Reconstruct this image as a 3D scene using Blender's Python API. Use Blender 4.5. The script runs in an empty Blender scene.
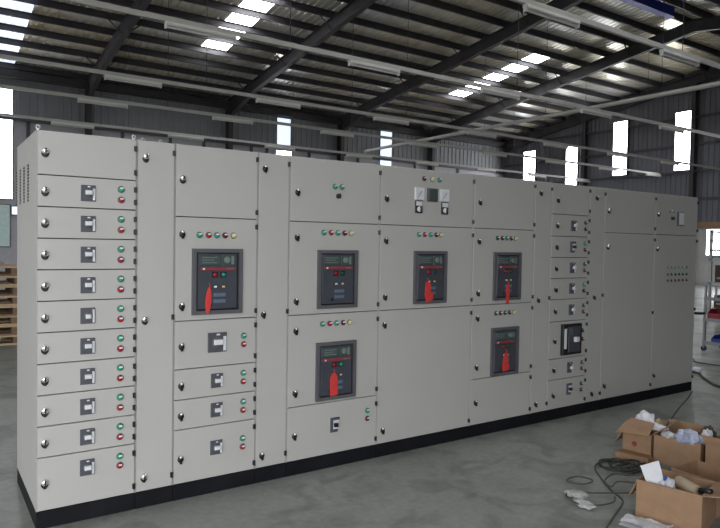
import bpy, math, random
from mathutils import Vector, Matrix
random.seed(7)
S = bpy.context.scene
COL = S.collection
R = math.radians

# ------------------------------------------------------------------ camera
YAW, PITCH, ROLL = R(34.3661571), R(-1.81253989), R(0.97765897)
FPX = 642.818
cam_d = bpy.data.cameras.new('camera')
cam = bpy.data.objects.new('camera', cam_d)
COL.objects.link(cam)
fw = Vector((math.sin(YAW) * math.cos(PITCH), math.cos(YAW) * math.cos(PITCH), math.sin(PITCH)))
rt = Vector((math.cos(YAW), -math.sin(YAW), 0))
up = rt.cross(fw)
r2 = rt * math.cos(ROLL) + up * math.sin(ROLL)
u2 = up * math.cos(ROLL) - rt * math.sin(ROLL)
M = Matrix((r2, u2, -fw)).transposed().to_4x4()
M.translation = Vector((-0.5311, -3.88076, 1.61248))
cam.matrix_world = M
cam_d.sensor_fit = 'HORIZONTAL'
cam_d.sensor_width = 36.0
cam_d.lens = FPX * 36.0 / 720.0
cam_d.clip_start = 0.05
cam_d.clip_end = 400
S.camera = cam

# ------------------------------------------------------------------ light, exposure
S.view_settings.view_transform = 'Standard'
S.view_settings.look = 'None'
S.view_settings.gamma = 1.0
S.view_settings.use_curve_mapping = False
S.view_settings.exposure = 0.22
SKY = 5.5          # overcast sky strength
PANEL = 11.0        # daylight through the translucent sheets
w = bpy.data.worlds.new('overcast_sky')
S.world = w
w.use_nodes = True
nt = w.node_tree
bg = nt.nodes['Background']
tc = nt.nodes.new('ShaderNodeTexCoord')
sep = nt.nodes.new('ShaderNodeSeparateXYZ')
rmp = nt.nodes.new('ShaderNodeValToRGB')
rmp.color_ramp.elements[0].position = 0.0
rmp.color_ramp.elements[0].color = (0.86, 0.90, 0.95, 1)
rmp.color_ramp.elements[1].position = 0.7
rmp.color_ramp.elements[1].color = (1.0, 1.0, 1.0, 1)
nt.links.new(tc.outputs['Generated'], sep.inputs[0])
nt.links.new(sep.outputs['Z'], rmp.inputs[0])
nt.links.new(rmp.outputs[0], bg.inputs['Color'])
bg.inputs['Strength'].default_value = SKY
try:
    S.cycles.use_denoising = True
    S.cycles.max_bounces = 8
    S.cycles.diffuse_bounces = 5
    S.cycles.sample_clamp_indirect = 6.0
except Exception:
    pass

def portal(name, loc, rot, sx, sy):
    d = bpy.data.lights.new(name, 'AREA')
    d.shape = 'RECTANGLE'
    d.size, d.size_y = sx, sy
    d.cycles.is_portal = True
    o = bpy.data.objects.new(name, d)
    COL.objects.link(o)
    o.location = loc
    o.rotation_euler = rot
# open roller doors: sky light comes in through them
FRONT_OPEN = [(-6.6, 0.2, 4.6)]         # x0, x1, height in the front wall
LEFT_OPEN = [(-4.0, 2.0, 4.5), (10.0, 16.0, 4.5)]           # y0, y1, height in the left wall
for a, b, h in FRONT_OPEN:
    portal('doorway_daylight', ((a + b) / 2, -6.1, h / 2), (R(90), 0, 0), b - a, h)
for a, b, h in LEFT_OPEN:
    portal('doorway_daylight', (-13.1, (a + b) / 2, h / 2), (0, R(-90), 0), h, b - a)

# ------------------------------------------------------------------ materials
def mat(name, col, rough=0.5, metal=0.0, noise=0.0, nscale=8.0, bump=0.0, emit=None, estr=0.0, col2=None, alpha=None, spec=None, stretch=None):
    m = bpy.data.materials.new(name)
    m.use_nodes = True
    t = m.node_tree
    p = t.nodes['Principled BSDF']
    p.inputs['Base Color'].default_value = (*col, 1)
    p.inputs['Roughness'].default_value = rough
    p.inputs['Metallic'].default_value = metal
    if spec is not None:
        p.inputs['Specular IOR Level'].default_value = spec
    if alpha is not None:
        p.inputs['Alpha'].default_value = alpha
    if emit:
        p.inputs['Emission Color'].default_value = (*emit, 1)
        p.inputs['Emission Strength'].default_value = estr
    if noise or col2 or bump:
        c = t.nodes.new('ShaderNodeTexCoord')
        n = t.nodes.new('ShaderNodeTexNoise')
        n.inputs['Scale'].default_value = nscale
        n.inputs['Detail'].default_value = 5
        src = c.outputs['Object']
        if stretch:
            mp = t.nodes.new('ShaderNodeMapping')
            mp.inputs['Scale'].default_value = stretch
            t.links.new(src, mp.inputs[0])
            src = mp.outputs[0]
        t.links.new(src, n.inputs['Vector'])
        if noise or col2:
            r = t.nodes.new('ShaderNodeValToRGB')
            lo = col if col2 else tuple(v * (1 - noise) for v in col)
            hi = col2 if col2 else tuple(min(1, v * (1 + noise)) for v in col)
            r.color_ramp.elements[0].position = 0.32
            r.color_ramp.elements[1].position = 0.68
            r.color_ramp.elements[0].color = (*lo, 1)
            r.color_ramp.elements[1].color = (*hi, 1)
            t.links.new(n.outputs[0], r.inputs[0])
            t.links.new(r.outputs[0], p.inputs['Base Color'])
        if bump:
            b = t.nodes.new('ShaderNodeBump')
            b.inputs['Strength'].default_value = bump
            b.inputs['Distance'].default_value = 0.01
            t.links.new(n.outputs[0], b.inputs['Height'])
            t.links.new(b.outputs[0], p.inputs['Normal'])
    return m

MT = dict(
    cab=mat('powder_coat_grey', (0.485, 0.472, 0.448), 0.42, noise=0.02, nscale=3),
    cabside=mat('powder_coat_side', (0.485, 0.472, 0.448), 0.42, noise=0.02, nscale=3),
    gap_shade=mat('rubber_gap_shade', (0.035, 0.035, 0.035), 0.8, noise=0.1),
    plinth=mat('plinth_black', (0.008, 0.008, 0.011), 0.7, noise=0.3, nscale=5, spec=0.2),
    blackp=mat('black_plastic', (0.010, 0.010, 0.012), 0.35, noise=0.1),
    chrome=mat('chrome', (0.92, 0.92, 0.92), 0.25, 0.8, noise=0.03),
    plate=mat('breaker_plate', (0.075, 0.078, 0.095), 0.5, noise=0.1),
    handle=mat('silver_handle', (0.72, 0.73, 0.76), 0.3, noise=0.05),
    white=mat('white_plastic', (0.75, 0.75, 0.78), 0.4, noise=0.03),
    red=mat('red_lens', (0.35, 0.012, 0.018), 0.25, noise=0.08),
    dred=mat('dark_red_lens', (0.12, 0.008, 0.012), 0.25, noise=0.08),
    green=mat('green_lens', (0.02, 0.30, 0.17), 0.25, noise=0.08),
    dgreen=mat('dark_green_lens', (0.01, 0.08, 0.045), 0.25, noise=0.08),
    teal=mat('teal_lens', (0.12, 0.35, 0.30), 0.25, noise=0.08),
    yellow=mat('yellow_lens', (0.62, 0.55, 0.22), 0.3, noise=0.05),
    acbframe=mat('acb_frame_grey', (0.105, 0.105, 0.115), 0.45, noise=0.06),
    acbface=mat('acb_face', (0.058, 0.062, 0.078), 0.42, noise=0.1),
    acbdisp=mat('acb_display', (0.06, 0.085, 0.08), 0.3, noise=0.1, nscale=60),
    acbline=mat('acb_display_marks', (0.16, 0.2, 0.19), 0.4, noise=0.1),
    band=mat('acb_red_band', (0.26, 0.045, 0.055), 0.4, noise=0.1),
    blue=mat('blue_label', (0.10, 0.15, 0.25), 0.5, noise=0.1),
    tag=mat('red_tag', (0.62, 0.05, 0.045), 0.5, noise=0.12, nscale=12),
    steel=mat('primed_steel', (0.060, 0.055, 0.060), 0.55, noise=0.15, nscale=2),
    girt=mat('girt_steel', (0.085, 0.085, 0.095), 0.55, noise=0.1),
    roof=mat('galvanised_sheet', (0.86, 0.85, 0.84), 0.28, 0.50, nscale=0.22, col2=(0.80, 0.69, 0.50)),
    wall=mat('cladding_grey', (0.27, 0.275, 0.29), 0.5, noise=0.05, nscale=0.8),
    wallb=mat('cladding_endwall', (0.19, 0.19, 0.22), 0.5, noise=0.06, nscale=0.8),
    wallow=mat('lower_wall_paint', (0.50, 0.48, 0.52), 0.6, noise=0.05),
    wallwhite=mat('lower_wall_white', (0.62, 0.62, 0.60), 0.7, noise=0.04),
    orange=mat('orange_beam', (0.36, 0.22, 0.12), 0.6, noise=0.1),
    day=mat('daylight_sheet', (0.8, 0.8, 0.8), 0.5, emit=(0.95, 0.97, 1.0), estr=PANEL, noise=0.02),
    dayb=mat('daylight_sheet_blue', (0.6, 0.65, 0.75), 0.5, emit=(0.72, 0.80, 0.95), estr=1.0, noise=0.02),
    glass=mat('daylit_glass', (0.25, 0.32, 0.31), 0.15, emit=(0.55, 0.70, 0.68), estr=0.22, noise=0.1),  # faint glow put into the pane for dim daylight behind it
    rail=mat('rail_paint', (0.52, 0.51, 0.48), 0.45, noise=0.05, nscale=3),
    batten=mat('batten_white', (0.75, 0.74, 0.70), 0.4, noise=0.03),
    tube=mat('lamp_tube', (0.72, 0.72, 0.70), 0.25, noise=0.02),
    bluebeam=mat('crane_blue', (0.03, 0.06, 0.45), 0.45, noise=0.1),
    card=mat('cardboard', (0.31, 0.190, 0.112), 0.85, noise=0.10, nscale=14),
    cardin=mat('cardboard_inside', (0.27, 0.15, 0.075), 0.9, noise=0.10, nscale=14),
    paper=mat('white_paper', (0.70, 0.70, 0.74), 0.7, noise=0.05, nscale=20),
    bag=mat('plastic_bag', (0.55, 0.56, 0.60), 0.22, noise=0.18, nscale=16, bump=0.3),
    bluebag=mat('bluish_bag', (0.38, 0.42, 0.55), 0.22, noise=0.2, nscale=16, bump=0.3),
    kraft=mat('kraft_paper', (0.42, 0.33, 0.23), 0.8, noise=0.12, nscale=14),
    cable=mat('cable_black', (0.03, 0.032, 0.024), 0.5, noise=0.2),
    cableg=mat('cable_green', (0.07, 0.075, 0.052), 0.5, noise=0.2),
    plug=mat('clear_wrap', (0.42, 0.43, 0.42), 0.35, noise=0.2, nscale=20),
    wood=mat('pallet_wood', (0.50, 0.37, 0.23), 0.8, noise=0.18, nscale=5, stretch=(1, 8, 8)),
    woodd=mat('pallet_wood_old', (0.22, 0.14, 0.09), 0.85, noise=0.2, nscale=5, stretch=(1, 8, 8)),
    trolley=mat('trolley_steel', (0.26, 0.26, 0.27), 0.4, 0.3, noise=0.06),
    rackgrey=mat('rack_grey', (0.48, 0.48, 0.48), 0.5, noise=0.06),
    binr=mat('bin_red', (0.30, 0.02, 0.035), 0.45, noise=0.06),
    binb=mat('bin_blue', (0.02, 0.05, 0.30), 0.45, noise=0.06),
    darkbrown=mat('dark_stock', (0.055, 0.035, 0.028), 0.6, noise=0.2),
    copper=mat('coil_orange', (0.35, 0.13, 0.05), 0.5, noise=0.2),
    ground=mat('yard_concrete', (0.34, 0.34, 0.32), 0.9, noise=0.08, nscale=0.5),
    dark_line=mat('floor_line', (0.05, 0.05, 0.048), 0.8, noise=0.1),
)
# floor: power-floated concrete, stained
def floor_material():
    m = bpy.data.materials.new('floor_concrete')
    m.use_nodes = True
    t = m.node_tree
    p = t.nodes['Principled BSDF']
    c = t.nodes.new('ShaderNodeTexCoord')
    def ns(sc, d=6, dist=0.0):
        n = t.nodes.new('ShaderNodeTexNoise')
        n.inputs['Scale'].default_value = sc
        n.inputs['Detail'].default_value = d
        n.inputs['Distortion'].default_value = dist
        t.links.new(c.outputs['Object'], n.inputs['Vector'])
        return n
    def ramp(n, a, b, pa, pb):
        r = t.nodes.new('ShaderNodeValToRGB')
        r.color_ramp.elements[0].position = pa
        r.color_ramp.elements[1].position = pb
        r.color_ramp.elements[0].color = (*a, 1)
        r.color_ramp.elements[1].color = (*b, 1)
        t.links.new(n.outputs[0], r.inputs[0])
        return r
    base = ramp(ns(0.9, 8, 0.4), (0.215, 0.228, 0.208), (0.288, 0.30, 0.278), 0.3, 0.7)
    st = ramp(ns(2.6, 8, 1.2), (0.70, 0.70, 0.70), (1, 1, 1), 0.36, 0.52)
    fine = ramp(ns(22, 6), (0.88, 0.88, 0.88), (1.08, 1.08, 1.08), 0.3, 0.7)
    m1 = t.nodes.new('ShaderNodeMixRGB'); m1.blend_type = 'MULTIPLY'; m1.inputs[0].default_value = 1
    m2 = t.nodes.new('ShaderNodeMixRGB'); m2.blend_type = 'MULTIPLY'; m2.inputs[0].default_value = 1
    t.links.new(base.outputs[0], m1.inputs[1]); t.links.new(st.outputs[0], m1.inputs[2])
    t.links.new(m1.outputs[0], m2.inputs[1]); t.links.new(fine.outputs[0], m2.inputs[2])
    t.links.new(m2.outputs[0], p.inputs['Base Color'])
    rr = ramp(ns(1.7, 5), (0.34,) * 3, (0.55,) * 3, 0.3, 0.7)
    t.links.new(rr.outputs[0], p.inputs['Roughness'])
    return m
MT['floor'] = floor_material()

# ------------------------------------------------------------------ mesh helpers
class MB:
    def __init__(self):
        self.v, self.f, self.m, self.mats, self.sm = [], [], [], [], []
    def mi(self, k):
        if k not in self.mats:
            self.mats.append(k)
        return self.mats.index(k)
    def add(self, vs, fs, k, smooth=False):
        o = len(self.v)
        self.v += [tuple(x) for x in vs]
        i = self.mi(k)
        for f in fs:
            self.f.append([a + o for a in f]); self.m.append(i); self.sm.append(smooth)
        return self
    def box(self, x0, x1, y0, y1, z0, z1, k, mtx=None):
        vs = [Vector((x, y, z)) for x in (x0, x1) for y in (y0, y1) for z in (z0, z1)]
        if mtx is not None:
            vs = [mtx @ v for v in vs]
        return self.add(vs, [(0, 1, 3, 2), (4, 6, 7, 5), (0, 4, 5, 1), (2, 3, 7, 6), (0, 2, 6, 4), (1, 5, 7, 3)], k)
    def slab(self, x0, x1, y0, y1, z0, z1, c, k):
        """box whose front (-y) edges are chamfered by c"""
        vs = [(x0, y1, z0), (x1, y1, z0), (x1, y1, z1), (x0, y1, z1),
              (x0, y0 + c, z0), (x1, y0 + c, z0), (x1, y0 + c, z1), (x0, y0 + c, z1),
              (x0 + c, y0, z0 + c), (x1 - c, y0, z0 + c), (x1 - c, y0, z1 - c), (x0 + c, y0, z1 - c)]
        fs = [(0, 3, 2, 1), (8, 9, 10, 11)]
        for i in range(4):
            j = (i + 1) % 4
            fs += [(i, j, 4 + j, 4 + i), (4 + i, 4 + j, 8 + j, 8 + i)]
        return self.add(vs, fs, k)
    def cyl(self, a, b, r0, r1, k, n=12, caps=True, smooth=True, sx=1.0):
        a, b = Vector(a), Vector(b)
        d = (b - a).normalized()
        q = Vector((1, 0, 0)) if abs(d.x) < 0.9 else Vector((0, 0, 1))
        e1 = (q - d * q.dot(d)).normalized(); e2 = d.cross(e1)
        vs = []
        for p, r in ((a, r0), (b, r1)):
            for i in range(n):
                t = 2 * math.pi * i / n
                vs.append(p + e1 * (r * sx * math.cos(t)) + e2 * (r * math.sin(t)))
        self.add(vs, [(i, (i + 1) % n, n + (i + 1) % n, n + i) for i in range(n)], k, smooth)
        if caps:
            self.add(vs[:n], [tuple(range(n))[::-1]], k)
            self.add(vs[n:], [tuple(range(n))], k)
        return self
    def lathe(self, c, prof, k, n=14, sx=1.0):
        """profile (r, y) turned about the -y axis at c; y grows toward the viewer"""
        vs, fs = [], []
        for r, y in prof:
            for i in range(n):
                t = 2 * math.pi * i / n
                vs.append((c[0] + r * sx * math.cos(t), c[1] - y, c[2] + r * math.sin(t)))
        for j in range(len(prof) - 1):
            for i in range(n):
                fs.append((j * n + i, j * n + (i + 1) % n, (j + 1) * n + (i + 1) % n, (j + 1) * n + i))
        fs.append(tuple((len(prof) - 1) * n + i for i in range(n)))
        return self.add(vs, fs, k, True)
    def tube(self, pts, r, k, n=6):
        pts = [Vector(p) for p in pts]
        vs, fs = [], []
        for i, p in enumerate(pts):
            d = (pts[min(i + 1, len(pts) - 1)] - pts[max(i - 1, 0)]).normalized()
            q = Vector((0, 0, 1)) if abs(d.z) < 0.9 else Vector((1, 0, 0))
            e1 = d.cross(q).normalized(); e2 = e1.cross(d)
            for j in range(n):
                t = 2 * math.pi * j / n
                vs.append(p + e1 * (r * math.cos(t)) + e2 * (r * math.sin(t)))
        for i in range(len(pts) - 1):
            for j in range(n):
                fs.append((i * n + j, i * n + (j + 1) % n, (i + 1) * n + (j + 1) % n, (i + 1) * n + j))
        fs.append(tuple(range(n))[::-1]); fs.append(tuple((len(pts) - 1) * n + j for j in range(n)))
        return self.add(vs, fs, k, True)
    def mesh(self, name):
        me = bpy.data.meshes.new(name)
        me.from_pydata(self.v, [], self.f)
        for k in self.mats:
            me.materials.append(MT[k])
        me.polygons.foreach_set('material_index', self.m)
        me.polygons.foreach_set('use_smooth', self.sm)
        import bmesh
        bm = bmesh.new(); bm.from_mesh(me)
        bmesh.ops.recalc_face_normals(bm, faces=bm.faces)
        bm.to_mesh(me); bm.free()
        return me
    def build(self, name, parent=None, loc=(0, 0, 0), rz=0.0):
        return link(name, self.mesh(name), parent, loc, rz)

def link(name, me, parent=None, loc=(0, 0, 0), rz=0.0):
    o = bpy.data.objects.new(name, me)
    COL.objects.link(o)
    if parent is not None:
        o.parent = parent
    o.location = loc
    o.rotation_euler = (0, 0, rz)
    return o
def empty(name, loc=(0, 0, 0), rz=0.0):
    o = link(name, None, None, loc, rz)
    o.empty_display_size = 0.1
    return o
def tag(o, label=None, cat=None, group=None, kind=None):
    if label: o['label'] = label
    if cat: o['category'] = cat
    if group: o['group'] = group
    if kind: o['kind'] = kind
    return o
def smooth_path(pts, n=8, closed=False):
    P = [Vector(p) for p in pts]
    out = []
    N = len(P)
    for i in range(N - (0 if closed else 1)):
        p0 = P[(i - 1) % N] if closed or i > 0 else P[0]
        p1, p2 = P[i], P[(i + 1) % N]
        p3 = P[(i + 2) % N] if closed or i + 2 < N else P[-1]
        for j in range(n):
            t = j / n
            out.append(0.5 * ((2 * p1) + (p2 - p0) * t + (2 * p0 - 5 * p1 + 4 * p2 - p3) * t * t + (3 * p1 - p0 - 3 * p2 + p3) * t ** 3))
    out.append(P[0] if closed else P[-1])
    return out

# ------------------------------------------------------------------ the building
X0, X1, Y0, Y1 = -12.95, 29.0, -6.0, 23.92
RIDGE = 8.96
SL = 0.14
def rafter_z(y): return 7.5 + (Y1 - (y if y >= RIDGE else 2 * RIDGE - y)) * SL      # underside of the rafters
def sheet_z(y): return rafter_z(y) + 0.68
GRID_X = [5.03 + 5.99 * k for k in range(-3, 4)]
floor = MB().box(X0, X1, Y0, Y1, -0.12, 0, 'floor').build('floor'); tag(floor, kind='structure')
fl_pts = smooth_path([(4.4, -0.95, 0.0012), (5.71, -0.42, 0.0012), (6.25, -0.22, 0.0012), (6.72, -0.03, 0.0012)], 6)
mb = MB()
for a, b in zip(fl_pts[:-1], fl_pts[1:]):
    d = (b - a).normalized(); nrm = Vector((-d.y, d.x, 0)) * 0.008
    mb.add([a - nrm, b - nrm, b + nrm, a + nrm], [(0, 1, 2, 3)], 'dark_line')
mb.build('floor_line', floor)  # thin dark line lying on the floor
g = MB().add([(-90, -90, -0.13), (90, -90, -0.13), (90, 90, -0.13), (-90, 90, -0.13)], [(0, 1, 2, 3)], 'ground').build('ground'); tag(g, kind='structure')

# roof: corrugated sheets on purlins on rafters
PER = 0.245
SKYL = [(-3.8, -2.95), (1.55, 2.40), (8.17, 9.02), (20.38, 21.22)]  # leftmost strip is out of view, added to help light the hall
ceiling = empty('ceiling'); tag(ceiling, kind='structure')
prof = ((0, 0), (0.16, 0), (0.178, 0.036), (0.222, 0.036))
sheet = MB()
def strip(mbx, x, ya, yb, k):
    vs, fs = [], []
    xs = [(x + a, b) for a, b in prof] + [(x + PER, 0)]
    for y in (ya, yb):
        vs += [(a, y, sheet_z(y) + b) for a, b in xs]
    n = len(xs)
    fs = [(i, i + 1, n + i + 1, n + i) for i in range(n - 1)]
    mbx.add(vs, fs, k)
skym = {}
x = X0 - 0.3
SKY_Y0, SKY_Y1 = 14.0, 19.75
while x < X1 + 0.3:
    hit = next((s for s in SKYL if s[0] <= x + PER / 2 <= s[1]), None)
    if hit and hit[0] == 1.55:                     # older, duller sheets by the left end, down to the eave
        m = skym.setdefault(hit, (MB(), MB()))
        strip(m[0], x, Y1 + 0.3, 14.0, 'dayb')
        strip(sheet, x, 14.0, RIDGE, 'roof')
        strip(sheet, x, RIDGE, Y0 - 0.3, 'roof')
    elif hit:
        m = skym.setdefault(hit, (MB(), MB()))
        f0, f1 = 2 * RIDGE - SKY_Y1, 2 * RIDGE - SKY_Y0
        for a, b in ((Y1 + 0.3, SKY_Y1), (SKY_Y0, RIDGE), (RIDGE, f1), (f0, Y0 - 0.3)):
            strip(sheet, x, a, b, 'roof')
        strip(m[0], x, SKY_Y1, SKY_Y0, 'day')
        strip(m[1], x, f1, f0, 'day')  # front-slope copy, added to help light the hall
    else:
        strip(sheet, x, Y1 + 0.3, RIDGE, 'roof')
        strip(sheet, x, RIDGE, Y0 - 0.3, 'roof')
    x += PER
sheet.build('roof_sheet', ceiling)
for m in skym.values():
    for q in m:
        if q.f: q.build('skylight', ceiling)
MB().box(X0, X1, RIDGE - 0.28, RIDGE + 0.28, sheet_z(RIDGE) + 0.05, sheet_z(RIDGE) + 0.09, 'roof').build('ridge_cap', ceiling)
# purlins: lipped channels
pm = MB()
L0, L1 = X0 + 0.05, X1 - 0.05
pm.box(L0, L1, -0.008, 0.008, 0, 0.2, 'steel').box(L0, L1, -0.07, 0.0, 0.19, 0.2, 'steel').box(L0, L1, 0.0, 0.07, 0, 0.012, 'steel').box(L0, L1, 0.058, 0.07, 0, 0.03, 'steel')
pmesh = pm.mesh('purlin')
ys = [RIDGE + 0.35 + 1.115 * i for i in range(14)]
for y in ys + [2 * RIDGE - v for v in ys]:
    if y < Y1 - 0.1 and y > Y0 + 0.1:
        link('purlin', pmesh, ceiling, (0, y, rafter_z(y) + 0.465))
# rafters: I sections with haunches
def ibeam(mbx, a, b, depth_a, depth_b, wid, x, k='steel'):
    """rafter in the plane x from a=(y,z bottom) to b"""
    (ya, za), (yb, zb) = a, b
    for lo0, hi0, lo1, hi1, hw in ((0, 0.016, 0, 0.016, wid / 2), (depth_a - 0.016, depth_a, depth_b - 0.016, depth_b, wid / 2), (0, depth_a, 0, depth_b, 0.006)):
        vs = [(x + s * hw, y, z) for s in (-1, 1) for (y, z) in ((ya, za + lo0), (ya, za + hi0), (yb, zb + lo1), (yb, zb + hi1))]
        mbx.add(vs, [(0, 1, 3, 2), (4, 6, 7, 5), (0, 2, 6, 4), (1, 5, 7, 3), (0, 4, 5, 1), (2, 3, 7, 6)], k)
for gx in GRID_X + [X1 - 0.15]:
    rb = MB()
    ibeam(rb, (Y1 - 0.25, rafter_z(Y1 - 0.25) - 0.35), (Y1 - 3.0, rafter_z(Y1 - 3.0)), 0.80, 0.45, 0.2, gx)
    ibeam(rb, (Y1 - 3.0, rafter_z(Y1 - 3)), (RIDGE, rafter_z(RIDGE)), 0.45, 0.45, 0.2, gx)
    ibeam(rb, (Y0 + 0.25, rafter_z(Y0 + 0.25) - 0.35), (Y0 + 3.0, rafter_z(Y0 + 3.0)), 0.80, 0.45, 0.2, gx)
    ibeam(rb, (Y0 + 3.0, rafter_z(Y0 + 3)), (RIDGE, rafter_z(RIDGE)), 0.45, 0.45, 0.2, gx)
    rb.build('rafter', ceiling)
    # fly braces between the rafter's lower flange and the purlins
    for y in (ys[2], ys[5], ys[8], ys[11]):
        fb = MB()
        for s in (-1, 1):
            fb.tube([(gx, y, rafter_z(y) + 0.03), (gx + s * 0.55, y, rafter_z(y) + 0.50)], 0.022, 'steel', 5)
        fb.build('fly_brace', ceiling)

# walls
def ribbed(name, axis, c0, c1, at, z0, ztop, k, period=0.3, inward=1):
    """vertical-ribbed cladding; axis 'x' runs along x at y=at, 'y' along y at x=at"""
    m = MB()
    pf = ((0, 0), (0.2, 0), (0.222, 0.03), (0.278, 0.03))
    line = []
    c = c0
    while c < c1 - 1e-6:
        for a, b in pf:
            if c + a * period / 0.3 <= c1:
                line.append((c + a * period / 0.3, b))
        c += period
    line.append((c1, 0))
    vs = []
    for t, d in line:
        dd = at - inward * 0 + d * inward * -1
        if axis == 'x':
            vs += [(t, dd, z0), (t, dd, ztop(t))]
        else:
            vs += [(dd, t, z0), (dd, t, ztop(t))]
    fs = [(2 * i, 2 * i + 2, 2 * i + 3, 2 * i + 1) for i in range(len(line) - 1)]
    m.add(vs, fs, k)
    return m
# back wall: ribbed cladding over a lighter lower wall
wb = ribbed('wall_back', 'x', X0, X1, Y1, 6.15, lambda t: sheet_z(Y1) + 0.05, 'wall').build('wall_back'); tag(wb, kind='structure')
MB().box(X0, X1, Y1 - 0.02, Y1 + 0.12, 0, 6.15, 'wallow').build('lower_wall', wb)
MB().box(X0, X1, Y1 - 0.16, Y1 - 0.03, 6.06, 6.2, 'girt').build('girt', wb)
MB().box(X0, X1, Y1 - 0.30, Y1 - 0.03, 7.62, 7.9, 'steel').build('eave_beam', wb)
for px in (2.9, 6.4, 8.4, 9.9, 12.2, 13.0, 15.3, 18.2, 22.0, 25.2):
    MB().box(px - 0.06, px + 0.06, Y1 - 0.10, Y1 - 0.02, 0.0, 6.06, 'girt').build('wall_post', wb)
# end wall (right): ribbed dark cladding from 2.86 m up, white wall below
gable = lambda t: sheet_z(t) + 0.05
wr = ribbed('wall_right', 'y', Y0, Y1, X1, 2.86, gable, 'wallb', 0.25).build('wall_right'); tag(wr, kind='structure')
MB().box(X1 - 0.02, X1 + 0.12, Y0, Y1, 0, 2.60, 'wallwhite').build('lower_wall', wr)
MB().box(X1 - 0.14, X1 + 0.12, Y0, Y1, 2.60, 2.86, 'orange').build('orange_beam', wr)
for z in (3.95, 5.2, 6.45, 7.7, 8.95):
    yy = Y1 - 0.2 if z < 7.6 else min(Y1 - 0.2, Y1 - (z - 7.5) / SL + 2)
    MB().box(X1 - 0.16, X1 - 0.03, max(Y0, 2 * RIDGE - yy), yy, z - 0.05, z + 0.05, 'girt').build('girt', wr)
# left wall and front wall with their open roller doors
def wall_with_openings(name, axis, c0, c1, at, ztop, opens):
    m = MB()
    cuts = sorted(opens)
    cur = c0
    def quad(a, b, z0, f):
        n = max(1, int((b - a) / 1.0))
        for i in range(n):
            s, t = a + (b - a) * i / n, a + (b - a) * (i + 1) / n
            p = [(s, z0), (t, z0), (t, f(t)), (s, f(s))]
            m.add([(u, at, z) if axis == 'x' else (at, u, z) for u, z in p], [(0, 1, 2, 3)], 'wall')
    for a, b, h in cuts:
        quad(cur, a, 0, ztop); quad(a, b, h, ztop); cur = b
    quad(cur, c1, 0, ztop)
    o = m.build(name); tag(o, kind='structure')
    for a, b, h in cuts:
        d = MB()
        for (p, q, z0, z1) in ((a - 0.1, a, 0, h + 0.1), (b, b + 0.1, 0, h + 0.1), (a, b, h, h + 0.1)):
            if axis == 'x': d.box(p, q, at - 0.06, at + 0.06, z0, z1, 'girt')
            else: d.box(at - 0.06, at + 0.06, p, q, z0, z1, 'girt')
        d.build('door_frame', o)
    return o
wall_with_openings('wall_front', 'x', X0, X1, Y0, lambda t: sheet_z(Y0) + 0.05, FRONT_OPEN)
wall_with_openings('wall_left', 'y', Y0, Y1, X0, gable, LEFT_OPEN)
# columns
def icol(x, y, h, turned=False):
    c = MB()
    if not turned:
        c.box(x - 0.1, x + 0.1, y - 0.2, y - 0.185, 0, h, 'steel').box(x - 0.1, x + 0.1, y + 0.185, y + 0.2, 0, h, 'steel').box(x - 0.006, x + 0.006, y - 0.185, y + 0.185, 0, h, 'steel')
    else:
        c.box(x - 0.15, x - 0.138, y - 0.1, y + 0.1, 0, h, 'steel').box(x + 0.138, x + 0.15, y - 0.1, y + 0.1, 0, h, 'steel').box(x - 0.138, x + 0.138, y - 0.006, y + 0.006, 0, h, 'steel')
    return c
for gx in GRID_X:
    icol(gx, Y1 - 0.25, 7.75).build('steel_column', wb)
for gy in (Y1 - 6.0, Y1 - 11.9, Y1 - 17.9, Y1 - 23.9):
    icol(X1 - 0.2, gy, rafter_z(gy), True).build('steel_column', wr)
# windows (tall translucent strips in the cladding)
wn = 0
def window(axis, c0, c1, z0, z1, k):
    global wn
    wn += 1
    m, fr = MB(), MB()
    if axis == 'x':
        m.box(c0, c1, Y1 - 0.06, Y1 - 0.045, z0, z1, k)
    else:
        m.box(X1 - 0.185, X1 - 0.17, c0, c1, z0, z1, k)
    o = m.build('window_%d' % wn); tag(o, kind='structure')
    t = 0.03
    for a, b, lo, hi in ((c0 - t, c0, z0 - t, z1 + t), (c1, c1 + t, z0 - t, z1 + t), (c0, c1, z1, z1 + t), (c0, c1, z0 - t, z0)):
        if axis == 'x': fr.box(a, b, Y1 - 0.07, Y1 - 0.02, lo, hi, 'girt')
        else: fr.box(X1 - 0.195, X1 - 0.02, a, b, lo, hi, 'girt')
    fr.build('window_frame', o)
window('x', 13.52, 14.24, 6.2, 7.55, 'dayb')
window('x', 13.5, 14.3, 5.0, 6.0, 'day')
window('x', 19.62, 20.37, 5.6, 7.6, 'dayb')
window('x', 1.62, 2.36, 3.1, 7.2, 'day')
window('x', 2.34, 2.54, 2.5, 2.8, 'dayb')
window('x', 1.2, 2.27, 1.28, 2.86, 'glass')
window('y', 21.28, 22.12, 5.0, 7.15, 'day')
window('y', 18.38, 19.11, 5.0, 7.12, 'day')
window('y', 15.43, 16.20, 5.32, 8.02, 'day')
window('y', 12.15, 12.93, 5.30, 8.0, 'day')
window('y', 10.2, 11.3, 1.36, 2.52, 'day')

# ------------------------------------------------------------------ the switchgear row
H, PL, DEP = 2.2, 0.10, 0.85
XS = [-0.012, .522, .750, 1.302, 1.536, 2.298, 3.257, 4.010, 4.238, 4.797, 5.036, 5.915, 6.757]
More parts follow.
